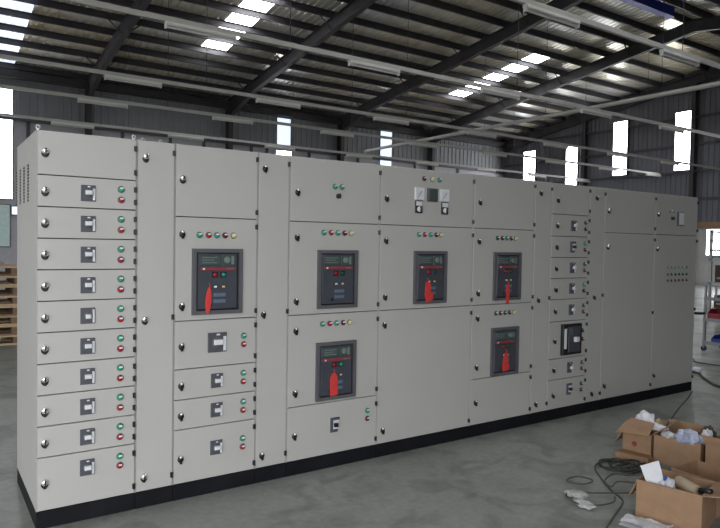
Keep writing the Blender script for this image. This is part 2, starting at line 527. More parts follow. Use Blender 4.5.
# shared meshes of the small fittings (origin at the door face, -y toward the viewer)
def m_latch():
    m = MB()
    m.lathe((0, 0, -0.006), ((0.023, 0), (0.023, 0.006), (0.019, 0.010), (0.012, 0.012)), 'blackp', 14, 0.85)
    m.lathe((0, 0, 0.007), ((0.0185, 0.004), (0.0185, 0.014), (0.0145, 0.021), (0.006, 0.023)), 'chrome', 14)
    m.box(-0.004, 0.004, -0.026, -0.02, -0.005, 0.019, 'blackp')
    m.box(-0.007, 0.007, -0.016, -0.008, -0.028, -0.010, 'blackp')
    return m.mesh('latch')
def m_latch_dark():
    m = MB()
    m.lathe((0, 0, -0.004), ((0.022, 0), (0.022, 0.008), (0.017, 0.013), (0.010, 0.015)), 'blackp', 14, 0.85)
    m.lathe((0, 0, 0.012), ((0.009, 0.006), (0.009, 0.017), (0.006, 0.020)), 'chrome', 10)
    m.box(-0.007, 0.007, -0.020, -0.008, -0.030, -0.006, 'blackp')
    return m.mesh('latch')
def m_hinge():
    m = MB()
    m.slab(-0.007, 0.008, -0.012, 0, -0.015, 0.015, 0.003, 'blackp')
    m.cyl((0.003, -0.012, -0.017), (0.003, -0.012, 0.017), 0.005, 0.005, 'blackp', 8)
    return m.mesh('hinge')
def m_lamp(k, r=0.0172):
    m = MB()
    m.lathe((0, 0, 0), ((r * 1.18, 0), (r * 1.18, 0.004), (r, 0.006)), 'acbframe', 14)
    m.lathe((0, 0, 0), ((r * 0.95, 0.004), (r * 0.95, 0.014), (r * 0.7, 0.018), (r * 0.3, 0.020)), k, 14)
    m.box(-r * 0.55, r * 0.55, -0.0215, -0.019, r * 0.10, r * 0.62, 'white')  # white glint on the lens, painted on as a small block
    return m.mesh('indicator_lamp')
def m_breaker(wd=0.078, ht=0.090):
    m = MB()
    m.slab(-wd / 2, wd / 2, -0.012, 0, -ht / 2, ht / 2, 0.003, 'plate')
    m.lathe((-wd * 0.02, -0.012, 0), ((wd * 0.30, 0), (wd * 0.30, 0.008), (wd * 0.24, 0.012)), 'acbframe', 14)
    m.slab(-wd * 0.24, wd * 0.22, -0.042, -0.022, -ht * 0.10, ht * 0.16, 0.004, 'handle')
    m.slab(wd * 0.30, wd * 0.46, -0.017, -0.011, -ht * 0.44, ht * 0.30, 0.002, 'handle')
    m.box(-wd * 0.06, wd * 0.12, -0.0125, -0.0118, ht * 0.36, ht * 0.44, 'white')
    return m.mesh('breaker_handle')
def m_breaker_red():
    m = MB()
    wd, ht = 0.078, 0.09
    m.slab(-wd / 2, wd / 2, -0.012, 0, -ht / 2, ht / 2, 0.003, 'plate')
    m.lathe((0, -0.012, 0), ((wd * 0.30, 0), (wd * 0.30, 0.008), (wd * 0.24, 0.012)), 'acbframe', 14)
    m.slab(-wd * 0.2, wd * 0.16, -0.042, -0.022, -ht * 0.16, ht * 0.10, 0.004, 'handle')
    m.slab(wd * 0.17, wd * 0.27, -0.017, -0.011, -ht * 0.34, ht * 0.36, 0.002, 'band')
    m.slab(wd * 0.30, wd * 0.46, -0.017, -0.011, -ht * 0.44, ht * 0.40, 0.002, 'handle')
    return m.mesh('breaker_handle')
def m_breaker_open():
    """handle plate with a cut corner: bars round a bright window"""
    m = MB()
    wd, ht = 0.074, 0.104
    m.slab(-wd / 2, -wd / 2 + 0.020, -0.012, 0, -ht / 2, ht / 2, 0.003, 'plate')
    m.slab(-wd / 2 + 0.02, wd / 2, -0.012, 0, ht / 2 - 0.018, ht / 2, 0.003, 'plate')
    m.slab(-wd / 2 + 0.02, wd * 0.3, -0.012, 0, -ht / 2, -ht / 2 + 0.018, 0.003, 'plate')
    m.slab(-wd / 2 + 0.022, wd * 0.40, -0.008, 0, -ht / 2 + 0.02, ht / 2 - 0.02, 0.002, 'handle')
    m.slab(-0.012, 0.016, -0.034, -0.006, -0.012, 0.014, 0.003, 'blackp')
    return m.mesh('breaker_handle')
def m_eye():
    m = MB()
    m.cyl((0, 0, 0), (0, 0, 0.012), 0.008, 0.008, 'handle', 8)
    pts = [(0.010 * math.cos(t * math.pi / 6), 0, 0.019 + 0.010 * math.sin(t * math.pi / 6)) for t in range(13)]
    m.tube(pts, 0.0035, 'handle', 6)
    return m.mesh('lifting_eye')
def m_knob():
    m = MB()
    m.lathe((0, 0, 0), ((0.018, 0), (0.018, 0.006), (0.015, 0.020), (0.012, 0.022)), 'blackp', 14)
    m.slab(-0.005, 0.005, -0.032, -0.020, -0.016, 0.016, 0.002, 'blackp')
    return m.mesh('selector_knob')
ME = dict(latch=m_latch(), dlatch=m_latch_dark(), hinge=m_hinge(), brk=m_breaker(), brkred=m_breaker_red(), brkbig=m_breaker(0.125, 0.125),
          brkopen=m_breaker_open(), brks=m_breaker(0.072, 0.098), eye=m_eye(), knob=m_knob())
for k in ('green', 'red', 'dred', 'dgreen', 'yellow', 'teal'):
    ME['l_' + k] = m_lamp(k)
    ME['s_' + k] = m_lamp(k, 0.0135)

def cabinet(i, label):
    x0, x1 = XS[i], XS[i + 1]
    c = empty('switchgear_cabinet', (x0, 0, 0))
    tag(c, label, 'cabinet', 'switchgear cabinets standing in one row')
    wd = x1 - x0
    b = MB()
    b.box(0.0015, wd - 0.0015, 0.022, DEP, PL, H - 0.004, 'cab')
    b.box(0.0015, wd - 0.0015, 0.004, DEP, H - 0.0045, H, 'cab')
    b.box(0.0015, 0.0040, 0.002, 0.022, PL, H, 'cab').box(wd - 0.0040, wd - 0.0015, 0.002, 0.022, PL, H, 'cab')
    b.build('body', c)
    MB().box(0.004, wd - 0.004, 0.018, 0.0218, PL + 0.001, H - 0.006, 'gap_shade').build('gasket_gap_shade', c)  # gasket made a full dark sheet, painting shade into the door gaps
    MB().box(0.002, wd - 0.002, 0.004, DEP - 0.004, 0, PL - 0.004, 'plinth').build('plinth', c)
    return c, wd
def door(c, wd, z0, z1, hinges=(), name='door'):
    d = MB().slab(0.006, wd - 0.006, 0, 0.0178, z0 + 0.0028, z1 - 0.0028, 0.002, 'cab').build(name, c)
    for z in hinges:
        link('hinge', ME['hinge'], d, (wd - 0.011, 0, z))
    return d
def fit(d, key, x, z, name=None):
    return link(name or ME[key].name.split('.')[0], ME[key], d, (x, 0, z))

ACB_W, ACB_H = 0.334, 0.414
def acb(c, xc, zc, variant=0):
    """air circuit breaker: a grey escutcheon round a recessed dark front"""
    f = MB()
    w2, h2, t = ACB_W / 2, ACB_H / 2, 0.024
    for a, b, lo, hi in ((-w2, -w2 + t, -h2, h2), (w2 - t, w2, -h2, h2), (-w2 + t, w2 - t, h2 - t, h2), (-w2 + t, w2 - t, -h2, -h2 + t)):
        f.box(a, b, -0.022, 0.0, lo, hi, 'acbframe')
    f.box(-w2 + t, w2 - t, -0.003, 0.0, -h2 + t, h2 - t, 'blackp')
    o = f.build('circuit_breaker', c, (xc, 0, zc))
    MB().slab(-w2 + t + 0.012, w2 - t - 0.012, -0.016, -0.003, -h2 + t + 0.008, h2 - t - 0.006, 0.004, 'acbface').build('front_plate', o)
    Y = -0.016
    dm = MB().slab(-0.118, 0.012, Y - 0.006, Y, 0.104, 0.166, 0.002, 'acbdisp')
    for k in range(3):
        dm.box(-0.108, -0.008 - 0.02 * (k % 2), Y - 0.0075, Y - 0.0055, 0.116 + k * 0.016, 0.122 + k * 0.016, 'acbline')
    dm.build('trip_unit_display', o)
    dm = MB().slab(0.024, 0.112, Y - 0.004, Y, 0.098, 0.170, 0.002, 'acbdisp')
    dm.lathe((0.060, Y - 0.003, 0.136), ((0.022, 0), (0.022, 0.004), (0.016, 0.005)), 'acbline', 14)
    dm.box(0.088, 0.106, Y - 0.0055, Y - 0.0035, 0.108, 0.160, 'acbline')
    dm.build('rating_dial', o)
    b = MB().slab(-0.118, 0.118, Y - 0.008, Y, 0.070, 0.090, 0.002, 'band')
    b.box(-0.104, -0.090, Y - 0.0095, Y - 0.0075, 0.075, 0.086, 'white')
    for k in range(4):
        b.box(0.056 + k * 0.012, 0.064 + k * 0.012, Y - 0.0095, Y - 0.0075, 0.077, 0.084, 'acbline')
    b.build('red_band', o)
    for xx, k in ((-0.022, 'red'), (0.034, 'green' if variant != 2 else 'dgreen')):
        MB().slab(xx - 0.020, xx + 0.020, Y - 0.006, Y, 0.026, 0.060, 0.002, 'blackp').lathe((xx, Y - 0.006, 0.043), ((0.013, 0), (0.013, 0.006), (0.010, 0.008)), k, 12).build('push_button', o)
    for xx, k in ((-0.018, 'white'), (0.036, 'yellow')):
        MB().slab(xx - 0.015, xx + 0.015, Y - 0.003, Y, -0.042, -0.024, 0.001, 'blackp').box(xx - 0.010, xx + 0.010, Y - 0.0042, Y - 0.0028, -0.039, -0.027, k).build('indicator_flag', o)
    for zz in (-0.085, -0.125):
        m = MB().slab(-0.030, 0.052, Y - 0.003, Y, zz - 0.012, zz + 0.012, 0.001, 'blue')
        for k in range(3):
            m.box(-0.024 + 0.024 * k, -0.006 + 0.024 * k, Y - 0.0042, Y - 0.0028, zz - 0.004, zz + 0.004, 'acbline')
        m.build('nameplate', o)
    MB().lathe((-0.05, Y, -0.145), ((0.013, 0), (0.013, 0.004), (0.008, 0.004), (0.008, 0.001)), 'blackp', 12).build('racking_socket', o)
    return o
def lamp_row(c, xs, z, keys, x0, small=False):
    for x, k in zip(xs, keys):
        fit(c, ('s_' if small else 'l_') + k, x - x0, z)

RWG = ('green', 'red', 'green', 'dred', 'yellow')
def rows(hs):
    z = H; out = []
    for h in hs:
        out.append((z - h, z)); z -= h
    return out
# 1: eleven drawers
c, wd = cabinet(0, 'leftmost cabinet, eleven shallow doors each with a small breaker handle, louvred side')
for k, (z0, z1) in enumerate(rows([.240] + [.1735] * 9 + [.2985])):
    h = z1 - z0; zc = (z0 + z1) / 2
    d = door(c, wd, z0, z1, (z1 - 0.055, z0 + 0.045))
    if k == 0:
        fit(d, 'latch', 0.043, zc + 0.002)
    elif k < 10:
        fit(d, 'latch', 0.043, zc - 0.003)
        fit(d, 'brkred' if k in (5,) else 'brk', 0.264, zc - 0.002)
        fit(d, 'l_green', 0.444, zc + 0.030); fit(d, 'l_red', 0.444, zc - 0.031)
    else:
        fit(d, 'latch', 0.043, zc + 0.006)
        fit(d, 'brk', 0.264, z1 - 0.092)
        fit(d, 'l_green', 0.444, z1 - 0.060); fit(d, 'l_red', 0.444, z1 - 0.114)
for xx in (0.012, wd - 0.012): link('lifting_eye', ME['eye'], c, (xx, 0.03, H))
v = MB()
for k in range(4):
    y = 0.30 + k * 0.18
    for j in range(12):
        z = 2.045 - j * 0.0185
        v.add([(0.0015, y, z), (0.0015, y + 0.064, z), (-0.004, y + 0.060, z - 0.005), (-0.004, y + 0.004, z - 0.005)], [(0, 1, 2, 3)], 'cab')
        v.add([(0.0008, y, z - 0.004), (0.0008, y + 0.064, z - 0.004), (0.0008, y + 0.064, z - 0.0155), (0.0008, y, z - 0.0155)], [(0, 1, 2, 3)], 'gap_shade')  # dark quads paint the shade inside the slots
lv = v.build('ventilation_louvres', c); lv['kind'] = 'stuff'
# 2: narrow cable cabinet
def strip_cab(i, label, eyes=False, latch='latch', lx=0.05, zs=(2.10, 1.135, 0.185)):
    c, wd = cabinet(i, label)
    d = door(c, wd, PL, H, (H - 0.06, 1.145, PL + 0.07))
    for z in zs: fit(d, latch, lx, z)
    if eyes:
        for xx in (0.06, wd - 0.06): link('lifting_eye', ME['eye'], c, (xx, 0.10, H))
    return c
strip_cab(1, 'blank narrow cabinet with full-height door, just right of the eleven-door cabinet', True)
# 3
c, wd = cabinet(2, 'cabinet with one red-tagged circuit breaker above four small breaker doors')
X = XS[2]
Rw = rows([.440, .645, .300, .190, .187, .338])
for k, (z0, z1) in enumerate(Rw):
    zc = (z0 + z1) / 2
    d = door(c, wd, z0, z1, (z1 - 0.05, z0 + 0.045))
    if k == 0: fit(d, 'latch', 0.046, zc + 0.01)
    elif k == 1:
        fit(d, 'dlatch', 0.046, z1 - 0.105); fit(d, 'dlatch', 0.046, z0 + 0.095)
        lamp_row(d, (.905, .964, 1.019, 1.074, 1.132), 1.650, RWG, X)
    else:
        fit(d, 'dlatch', 0.046, zc - 0.004 if k < 5 else zc - 0.01)
        zb = zc + (0.02 if k == 5 else 0.0)
        fit(d, 'brkbig' if k == 2 else 'brk', 0.278, zb + 0.004)
        fit(d, 'l_green', 0.460, zb + 0.034); fit(d, 'l_red', 0.460, zb - 0.022)
acb(c, 1.024 - X, 1.358)
# 4
strip_cab(3, 'blank narrow cabinet between the first red-tagged breaker cabinet and the two-breaker cabinet', latch='dlatch', lx=0.048)
# 5
c, wd = cabinet(4, 'cabinet with two circuit breakers one above the other, only the lower tagged')
X = XS[4]
for k, (z0, z1) in enumerate(rows([.442, .645, .637, .376])):
    zc = (z0 + z1) / 2
    d = door(c, wd, z0, z1, (z1 - 0.06, z0 + 0.05))
    if k == 0:
        fit(d, 'dlatch', 0.060, zc - 0.02)
        fit(d, 'l_green', 1.896 - X, zc + 0.035); fit(d, 'l_green', 1.953 - X, zc + 0.035)
        fit(d, 'knob', 1.924 - X, zc - 0.030)
    elif k < 3:
        fit(d, 'dlatch', 0.060, z1 - 0.105); fit(d, 'dlatch', 0.060, z0 + 0.10)
        lamp_row(d, (1.808, 1.868, 1.925, 1.982, 2.039), z1 - 0.072, RWG, X)
    else:
        fit(d, 'dlatch', 0.060, zc - 0.01)
        fit(d, 'brkopen', 1.925 - X, zc + 0.02)
        fit(d, 'l_green', 2.209 - X, zc + 0.085); fit(d, 'l_dred', 2.209 - X, zc + 0.025)
acb(c, 1.926 - X, 1.357, 2)
acb(c, 1.924 - X, 0.703)
# 6
c, wd = cabinet(5, 'wide cabinet with white meters on top and one long blank lower door')
X = XS[5]
for k, (z0, z1) in enumerate(rows([.442, .645, 1.013])):
    zc = (z0 + z1) / 2
    d = door(c, wd, z0, z1, (z1 - 0.06, z0 + 0.05))
    if k == 0:
        fit(d, 'dlatch', 0.056, zc - 0.02)
        lamp_row(d, (2.714, 2.796, 2.872), 2.128, ('dred', 'yellow', 'green'), X)
        for xa, xb in ((2.622, 2.712), (2.879, 2.972)):
            m = MB().slab(xa - X, xb - X, -0.014, 0, 1.962, 2.056, 0.003, 'white')
            m.box(xa - X + 0.012, xb - X - 0.012, -0.0152, -0.0138, 1.985, 2.045, 'paper')
            m.tube([(xa - X + 0.02, -0.0158, 1.975), (xb - X - 0.03, -0.0158, 2.03)], 0.0018, 'blackp', 4)
            m.build('analogue_meter', d)
            cx = (xa + xb) / 2 - X + (-0.003 if xa < 2.7 else 0.006)
            m = MB().slab(cx - 0.036, cx + 0.036, -0.010, 0, 1.858, 1.955, 0.003, 'blackp')
            m.slab(cx - 0.030, cx + 0.030, -0.0115, -0.0095, 1.915, 1.948, 0.001, 'handle')
            m.lathe((cx, -0.010, 1.888), ((0.022, 0), (0.022, 0.012), (0.017, 0.020)), 'handle', 12)
            m.slab(cx - 0.006, cx + 0.006, -0.044, -0.028, 1.868, 1.908, 0.002, 'blackp')
            m.build('selector_switch', d)
        MB().slab(2.748 - X, 2.851 - X, -0.016, 0, 1.952, 2.056, 0.004, 'plate').slab(2.760 - X, 2.839 - X, -0.018, -0.015, 1.972, 2.044, 0.001, 'acbdisp').build('digital_meter', d)
    elif k == 1:
        fit(d, 'dlatch', 0.056, z1 - 0.115); fit(d, 'dlatch', 0.056, z0 + 0.105)
        lamp_row(d, (2.672, 2.73, 2.793, 2.849, 2.902), 1.692, RWG, X)
    else:
        fit(d, 'dlatch', 0.056, z1 - 0.105); fit(d, 'dlatch', 0.056, z0 + 0.105)
acb(c, 2.791 - X, 1.357, 2)
# 7
c, wd = cabinet(6, 'cabinet with two circuit breakers one above the other, both carrying red tags')
X = XS[6]
for k, (z0, z1) in enumerate(rows([.442, .645, .625, .388])):
    zc = (z0 + z1) / 2
    d = door(c, wd, z0, z1, (z1 - 0.05, z0 + 0.05))
    if k in (0, 3):
        fit(d, 'dlatch', 0.066, zc)
    else:
        fit(d, 'dlatch', 0.066, z1 - 0.105); fit(d, 'dlatch', 0.066, z0 + 0.105)
        lamp_row(d, (3.540, 3.597, 3.653, 3.709, 3.766), z1 - 0.078, ('dgreen', 'dred', 'green', 'dred', 'yellow') if k == 1 else ('dgreen', 'dred', 'dgreen', 'dred', 'yellow'), X)
acb(c, 3.663 - X, 1.353, 2)
acb(c, 3.654 - X, 0.703, 2)
# 8
strip_cab(7, 'blank narrow cabinet just left of the nine-door cabinet', latch='dlatch', lx=0.072)
# 9
c, wd = cabinet(8, 'cabinet with nine stacked doors, one of them holding a big black breaker')
X = XS[8]
for k, (z0, z1) in enumerate(rows([.284, .203, .196, .196, .196, .207, .348, .196, .274])):
    zc = (z0 + z1) / 2
    d = door(c, wd, z0, z1, (z1 - 0.045, z0 + 0.045))
    fit(d, 'dlatch', 0.082, zc if k else zc - 0.01)
    if k == 0: continue
    if k == 6:
        m = MB()
        xa, xb = 4.411 - X, 4.690 - X
        m.slab(xa, xb, -0.03, 0, zc - 0.145, zc + 0.145, 0.006, 'blackp')
        m.slab(xa + 0.018, xa + 0.052, -0.034, -0.028, zc - 0.085, zc + 0.105, 0.002, 'handle')
        m.slab(xa + 0.075, xb - 0.03, -0.036, -0.028, zc - 0.12, zc + 0.12, 0.004, 'acbface')
        m.slab(xa + 0.15, xa + 0.20, -0.066, -0.034, zc - 0.022, zc + 0.022, 0.005, 'handle')
        for j in range(3):
            m.box(xa + 0.09, xa + 0.13, -0.0375, -0.0355, zc + 0.05 + j * 0.02, zc + 0.06 + j * 0.02, 'acbline')
        m.build('moulded_breaker', d)
        fit(d, 'l_dgreen', 4.731 - X, zc + 0.07); fit(d, 'l_dred', 4.731 - X, zc - 0.012)
    else:
        fit(d, 'brkopen' if k in (2, 8) else 'brks', 4.552 - X, zc + (0.03 if k == 8 else 0.0))
        zl = zc + (0.03 if k == 8 else 0.0)
        fit(d, 'l_dgreen' if k not in (4, 2) else 'l_green', 4.732 - X, zl + 0.034); fit(d, 'l_dred', 4.732 - X, zl - 0.026)
# 10
strip_cab(9, 'blank narrow cabinet just right of the nine-door cabinet', latch='dlatch', lx=0.10)
# 11, 12
c, wd = cabinet(10, 'blank two-door cabinet, second from the right end')
X = XS[10]
for k, (z0, z1) in enumerate(rows([.436, 1.664])):
    d = door(c, wd, z0, z1, (z1 - 0.06, z0 + 0.06) if k == 0 else (z1 - 0.06, (z0 + z1) / 2, z0 + 0.06))
    if k == 0: fit(d, 'latch', 0.060, (z0 + z1) / 2)
    else: fit(d, 'latch', 0.060, z1 - 0.14); fit(d, 'dlatch', 0.06, z0 + 0.14)
c, wd = cabinet(11, 'last cabinet on the right, with three rows of small indicator lamps')
X = XS[11]
for k, (z0, z1) in enumerate(rows([.436, 1.664])):
    d = door(c, wd, z0, z1, (z1 - 0.06, z0 + 0.06) if k == 0 else (z1 - 0.06, (z0 + z1) / 2, z0 + 0.06))
    if k == 0:
        fit(d, 'latch', 0.052, (z0 + z1) / 2)
        fit(d, 's_teal', 6.196 - X, 2.020); fit(d, 's_teal', 6.262 - X, 2.020); fit(d, 'knob', 6.232 - X, 1.946)
        m = MB().slab(6.330 - X, 6.452 - X, -0.020, 0, 1.868, 2.022, 0.004, 'acbframe').slab(6.341 - X, 6.452 - X - 0.012, -0.024, -0.018, 1.880, 2.012, 0.002, 'white')
        m.build('white_meter', d)
    else:
        fit(d, 'latch', 0.052, z1 - 0.15); fit(d, 'dlatch', 0.052, z0 + 0.16)
        for xx in (6.176, 6.250, 6.325, 6.402, 6.479, 6.556):
            fit(d, 's_teal', xx - X, 1.412); fit(d, 's_dgreen', xx - X, 1.335); fit(d, 's_dred', xx - X, 1.268)

# red tags hanging on the breakers (outline in metres about the tag's top)
def red_tag(x, ztop, outline, label, tilt=0.0):
    n = len(outline)
    Yb, Yf = -0.0265, -0.0310
    ca, sa = math.cos(tilt), math.sin(tilt)
    P = [(a * ca - b * sa, a * sa + b * ca) for a, b in outline]
    m = MB()
    vs = [(a, 0, b) for a, b in P] + [(a, Yf - Yb, b) for a, b in P]
    fs = [tuple(range(n)), tuple(range(n, 2 * n))[::-1]] + [(i, (i + 1) % n, n + (i + 1) % n, n + i) for i in range(n)]
    m.add(vs, fs, 'tag')
    o = m.build('warning_tag', None, (x, Yb, ztop))
    tag(o, label, 'tag', 'red tags hung on the circuit breakers')
    MB().tube(smooth_path([(0, -0.002, -0.012), (0.004, -0.004, 0.012), (0.002, 0.008, 0.028)], 4), 0.0025, 'tag', 5).build('tie', o)
leaf = [(a * .72, b * .95) for a, b in [(0, 0), (0.014, -0.012), (0.026, -0.05), (0.03, -0.10), (0.022, -0.14), (0.006, -0.175), (-0.012, -0.165), (-0.024, -0.13), (-0.028, -0.08), (-0.020, -0.03), (-0.01, -0.006)]]
rect = [(-0.014, 0), (0.014, -0.002), (0.028, -0.025), (0.034, -0.158), (-0.030, -0.164), (-0.032, -0.035)]
flag = [(-0.02, 0), (0.018, -0.008), (0.03, -0.04), (0.022, -0.075), (0.05, -0.10), (0.045, -0.15), (-0.02, -0.165), (-0.035, -0.11), (-0.03, -0.05)]
stripo = [(-0.012, 0), (0.012, 0), (0.020, -0.06), (0.016, -0.165), (-0.016, -0.165), (-0.020, -0.05)]
red_tag(0.962, 1.322, leaf, 'red leaf-shaped tag on the leftmost circuit breaker', R(-4))
red_tag(1.895, 0.688, rect, 'red rectangular tag on the lower breaker below an untagged one')
red_tag(2.752, 1.325, flag, 'ragged red tag on the breaker under the white meters', R(3))
red_tag(3.655, 1.285, stripo, 'narrow red tag hanging past the frame of the upper right breaker')
red_tag(3.655, 0.690, flag, 'red tag on the lowest breaker at the right, under another tagged breaker', R(-6))

# ------------------------------------------------------------------ light rails and fluorescent battens
RAILS = [(2.65, 'nearest'), (6.62, 'second nearest'), (10.77, 'middle'), (13.63, 'second farthest'), (17.60, 'farthest')]
RZ = 5.2
bm_ = MB()
bm_.box(0, 1.22, -0.045, 0.045, -0.045, 0.0, 'batten')
bm_.box(0, 1.22, -0.028, 0.028, -0.06, -0.045, 'batten')
body_me = bm_.mesh('batten_body')
tube_me = MB().cyl((0.03, 0, -0.085), (1.19, 0, -0.085), 0.017, 0.017, 'tube', 10).mesh('lamp_tube')
hold = MB().box(-0.004, 0.028, -0.03, 0.03, -0.108, -0.02, 'batten').mesh('lampholder')
ordn = ['first', 'second', 'third', 'fourth', 'fifth', 'sixth', 'seventh', 'eighth']
for ri, (y, nm) in enumerate(RAILS):
    r = empty('lighting_rail', (0, y, RZ))
    tag(r, 'long pale rail under the roof, %s of the five from the camera' % nm if nm != 'middle' else 'long pale rail under the roof, third of the five from the camera', 'rail', 'lighting rails hung across the hall')
    MB().box(X0 + 0.1, X1 - 0.1, -0.028, 0.028, -0.045, 0.035, 'rail').build('channel', r)
    for gx in GRID_X + [X1 - 0.15]:
        zt = rafter_z(y) - RZ
        MB().tube([(gx, 0, 0.035), (gx, 0, zt + 0.01)], 0.008, 'girt', 5).build('hanger', r)
    ks = [k for k in ((0, 1, 2, 3, 4, 5, 6, 7) if ri else (1, 2, 3, 4))]
    if ri == 1: ks = ks[:5]
    if ri == 2: ks = ks[:7]
    for j, k in enumerate(ks):
        x = 2.75 + 3.56 * k
        if ri == 0: x = 10.34 + 3.56 * (k - 2)
        if ri == 2: pass
        b = empty('fluorescent_batten', (x, y + (0 if ri else 0), RZ - 0.045))
        tag(b, 'unlit fluorescent batten, %s from the left on the %s light rail' % (ordn[j], nm), 'light', 'fluorescent battens under the rails')
        link('batten_body', body_me, b); link('lamp_tube', tube_me, b)
        link('lampholder', hold, b); link('lampholder', hold, b, (1.196, 0, 0))
# pale pipe that runs across the rails
o = MB().tube([(14.15, Y0 + 0.05, 5.31), (14.15, 17.2, 5.31)], 0.055, 'rail', 10)
o.tube(smooth_path([(14.15, 17.2, 5.31), (14.15, 17.35, 5.29), (14.15, 17.4, 5.2)], 4), 0.055, 'rail', 10)
pp = o.build('overhead_pipe', None); tag(pp, 'long pale pipe running over the light rails toward the back wall', 'pipe')
# blue beam along the ridge
mb = MB()
mb.box(17.2, 21.5, 8.92, 9.10, 9.82, 10.12, 'bluebeam').box(17.2, 21.5, 8.88, 9.14, 9.80, 9.82, 'bluebeam').box(17.2, 21.5, 8.88, 9.14, 10.12, 10.14, 'bluebeam')
bb = mb.build('ridge_beam'); tag(bb, 'blue painted steel beam high under the roof ridge', 'beam')

# ------------------------------------------------------------------ pallets at the left
bt = MB().box(-0.6, 0.6, -0.05, 0.05, 0, 0.026, 'wood').mesh('deck_board')
bt2 = MB().box(-0.6, 0.6, -0.05, 0.05, 0, 0.026, 'woodd').mesh('deck_board')
sg = MB().box(-0.045, 0.045, -0.5, 0.5, 0, 0.095, 'woodd').mesh('stringer')
PH = 0.148
names = ['lowest', 'second from the floor', 'third from the floor', 'middle', 'third from the top', 'second from the top', 'topmost']
for k in range(8):
    nm = (names[:4] + ['fourth from the top', 'third from the top', 'second from the top', 'topmost'])[k] if k != 3 else 'fourth from the floor'
    p = empty('wooden_pallet', (0.12 + random.uniform(-.03, .03), 7.52 + random.uniform(-.03, .03), k * PH), random.uniform(-.025, .025))
    tag(p, 'weathered wooden pallet, %s of the stack behind the cabinets' % nm, 'pallet', 'stacked wooden pallets')
    for yy in (-0.45, 0.0, 0.45):
        link('bottom_board', bt2 if (k % 2) else bt, p, (0, yy, 0))
    for xx in (-0.55, 0, 0.55):
        link('stringer', sg, p, (xx, 0, 0.026))
    for j in range(7):
        link('deck_board', bt, p, (0, -0.45 + 0.15 * j, 0.121))
m = MB().tube(smooth_path([(0.0, 7.15, 1.20), (0.15, 7.08, 1.24), (0.35, 7.1, 1.26), (0.5, 7.2, 1.22), (0.45, 7.4, 1.2), (0.2, 7.42, 1.2)], 6, True), 0.012, 'kraft', 6)
o = m.build('strap_coil'); tag(o, 'loose pale strapping loop lying on top of the pallet stack', 'strap')

# ------------------------------------------------------------------ trolley, bins and rack at the right
tr = empty('trolley', (9.76, 1.43, 0)); tag(tr, 'grey steel shelf trolley with coloured bins beyond the right-hand cabinet', 'trolley')
TW, TD = 1.0, 0.55      # along -y and +x
for xx in (0, TD):
    for yy in (0, -TW):
        MB().box(xx - 0.016, xx + 0.016, yy - 0.016, yy + 0.016, 0.10, 1.05, 'trolley').build('post', tr)
        MB().cyl((xx - 0.015, yy, 0.043), (xx + 0.015, yy, 0.043), 0.042, 0.042, 'blackp', 12).box(xx - 0.02, xx + 0.02, yy - 0.012, yy + 0.012, 0.05, 0.11, 'trolley').build('caster', tr)
for z in (0.13, 0.50, 0.83):
    MB().box(-0.02, TD + 0.02, -TW - 0.02, 0.02, z - 0.02, z, 'trolley').box(-0.02, -0.01, -TW - 0.02, 0.02, z, z + 0.03, 'trolley').build('tray', tr)
MB().box(-0.012, 0.012, -TW, 0, 1.035, 1.055, 'trolley').build('top_rail', tr)
for k in range(9):
    y = -0.06 - k * 0.105
    MB().box(-0.006, 0.006, y - 0.014, y + 0.014, 0.83, 1.04, 'trolley').build('guard_bar', tr)
MB().tube([(-0.02, 0.0, 0.60), (-0.10, 0.05, 0.60), (-0.12, 0.16, 0.60)], 0.022, 'blackp', 8).build('push_handle', tr)
def bin_(x, y, z, k, label, wd=0.16, dp=0.26, h=0.12):
    m = MB()
    t = 0.006
    m.box(0, dp, -wd, 0, 0, t, k).box(0, t, -wd, 0, 0, h * 0.62, k).box(dp - t, dp, -wd, 0, 0, h, k)
    for yy in (-wd, -t):
        m.add([(0, yy, 0), (dp, yy, 0), (dp, yy, h), (0.10, yy, h), (0, yy, h * 0.62), (0, yy + t, 0), (dp, yy + t, 0), (dp, yy + t, h), (0.10, yy + t, h), (0, yy + t, h * 0.62)],
              [(0, 1, 2, 3, 4), (5, 9, 8, 7, 6), (0, 4, 9, 5), (4, 3, 8, 9), (3, 2, 7, 8), (2, 1, 6, 7), (1, 0, 5, 6)], k)
    o = m.build('storage_bin', None, (x, y, z)); tag(o, label, 'bin', 'coloured storage bins on the trolley')
bin_(9.78, 1.40, 0.501, 'binr', 'red open storage bin on the trolley\'s middle shelf', 0.20, 0.3, 0.17)
bin_(9.78, 1.18, 0.501, 'binb', 'tall blue storage bin beside the red bin on the middle shelf', 0.22, 0.3, 0.27)
bin_(9.78, 1.33, 0.131, 'binb', 'blue open storage bin on the trolley\'s bottom shelf', 0.45, 0.3, 0.13)
m = MB()
for k in range(5):
    m.tube([(0.0 + 0.09 * math.cos(t * math.pi / 10), 0.12 * math.sin(t * math.pi / 10), 0.016 + 0.026 * k) for t in range(21)], 0.014, 'copper' if k % 2 else 'darkbrown', 6)
o = m.build('cable_coil', None, (9.95, 1.10, 0.265)); tag(o, 'orange and dark cable coil lying in the blue bin on the bottom shelf', 'cable')
m = MB().slab(-0.12, 0.12, -0.10, 0.10, 0, 0.10, 0.02, 'blackp').cyl((0, -0.02, 0.09), (0, -0.02, 0.17), 0.03, 0.025, 'blackp', 12)
o = m.build('hand_tool', None, (9.92, 1.10, 0.831), R(80)); tag(o, 'small black tool case on the trolley\'s top tray', 'tool')
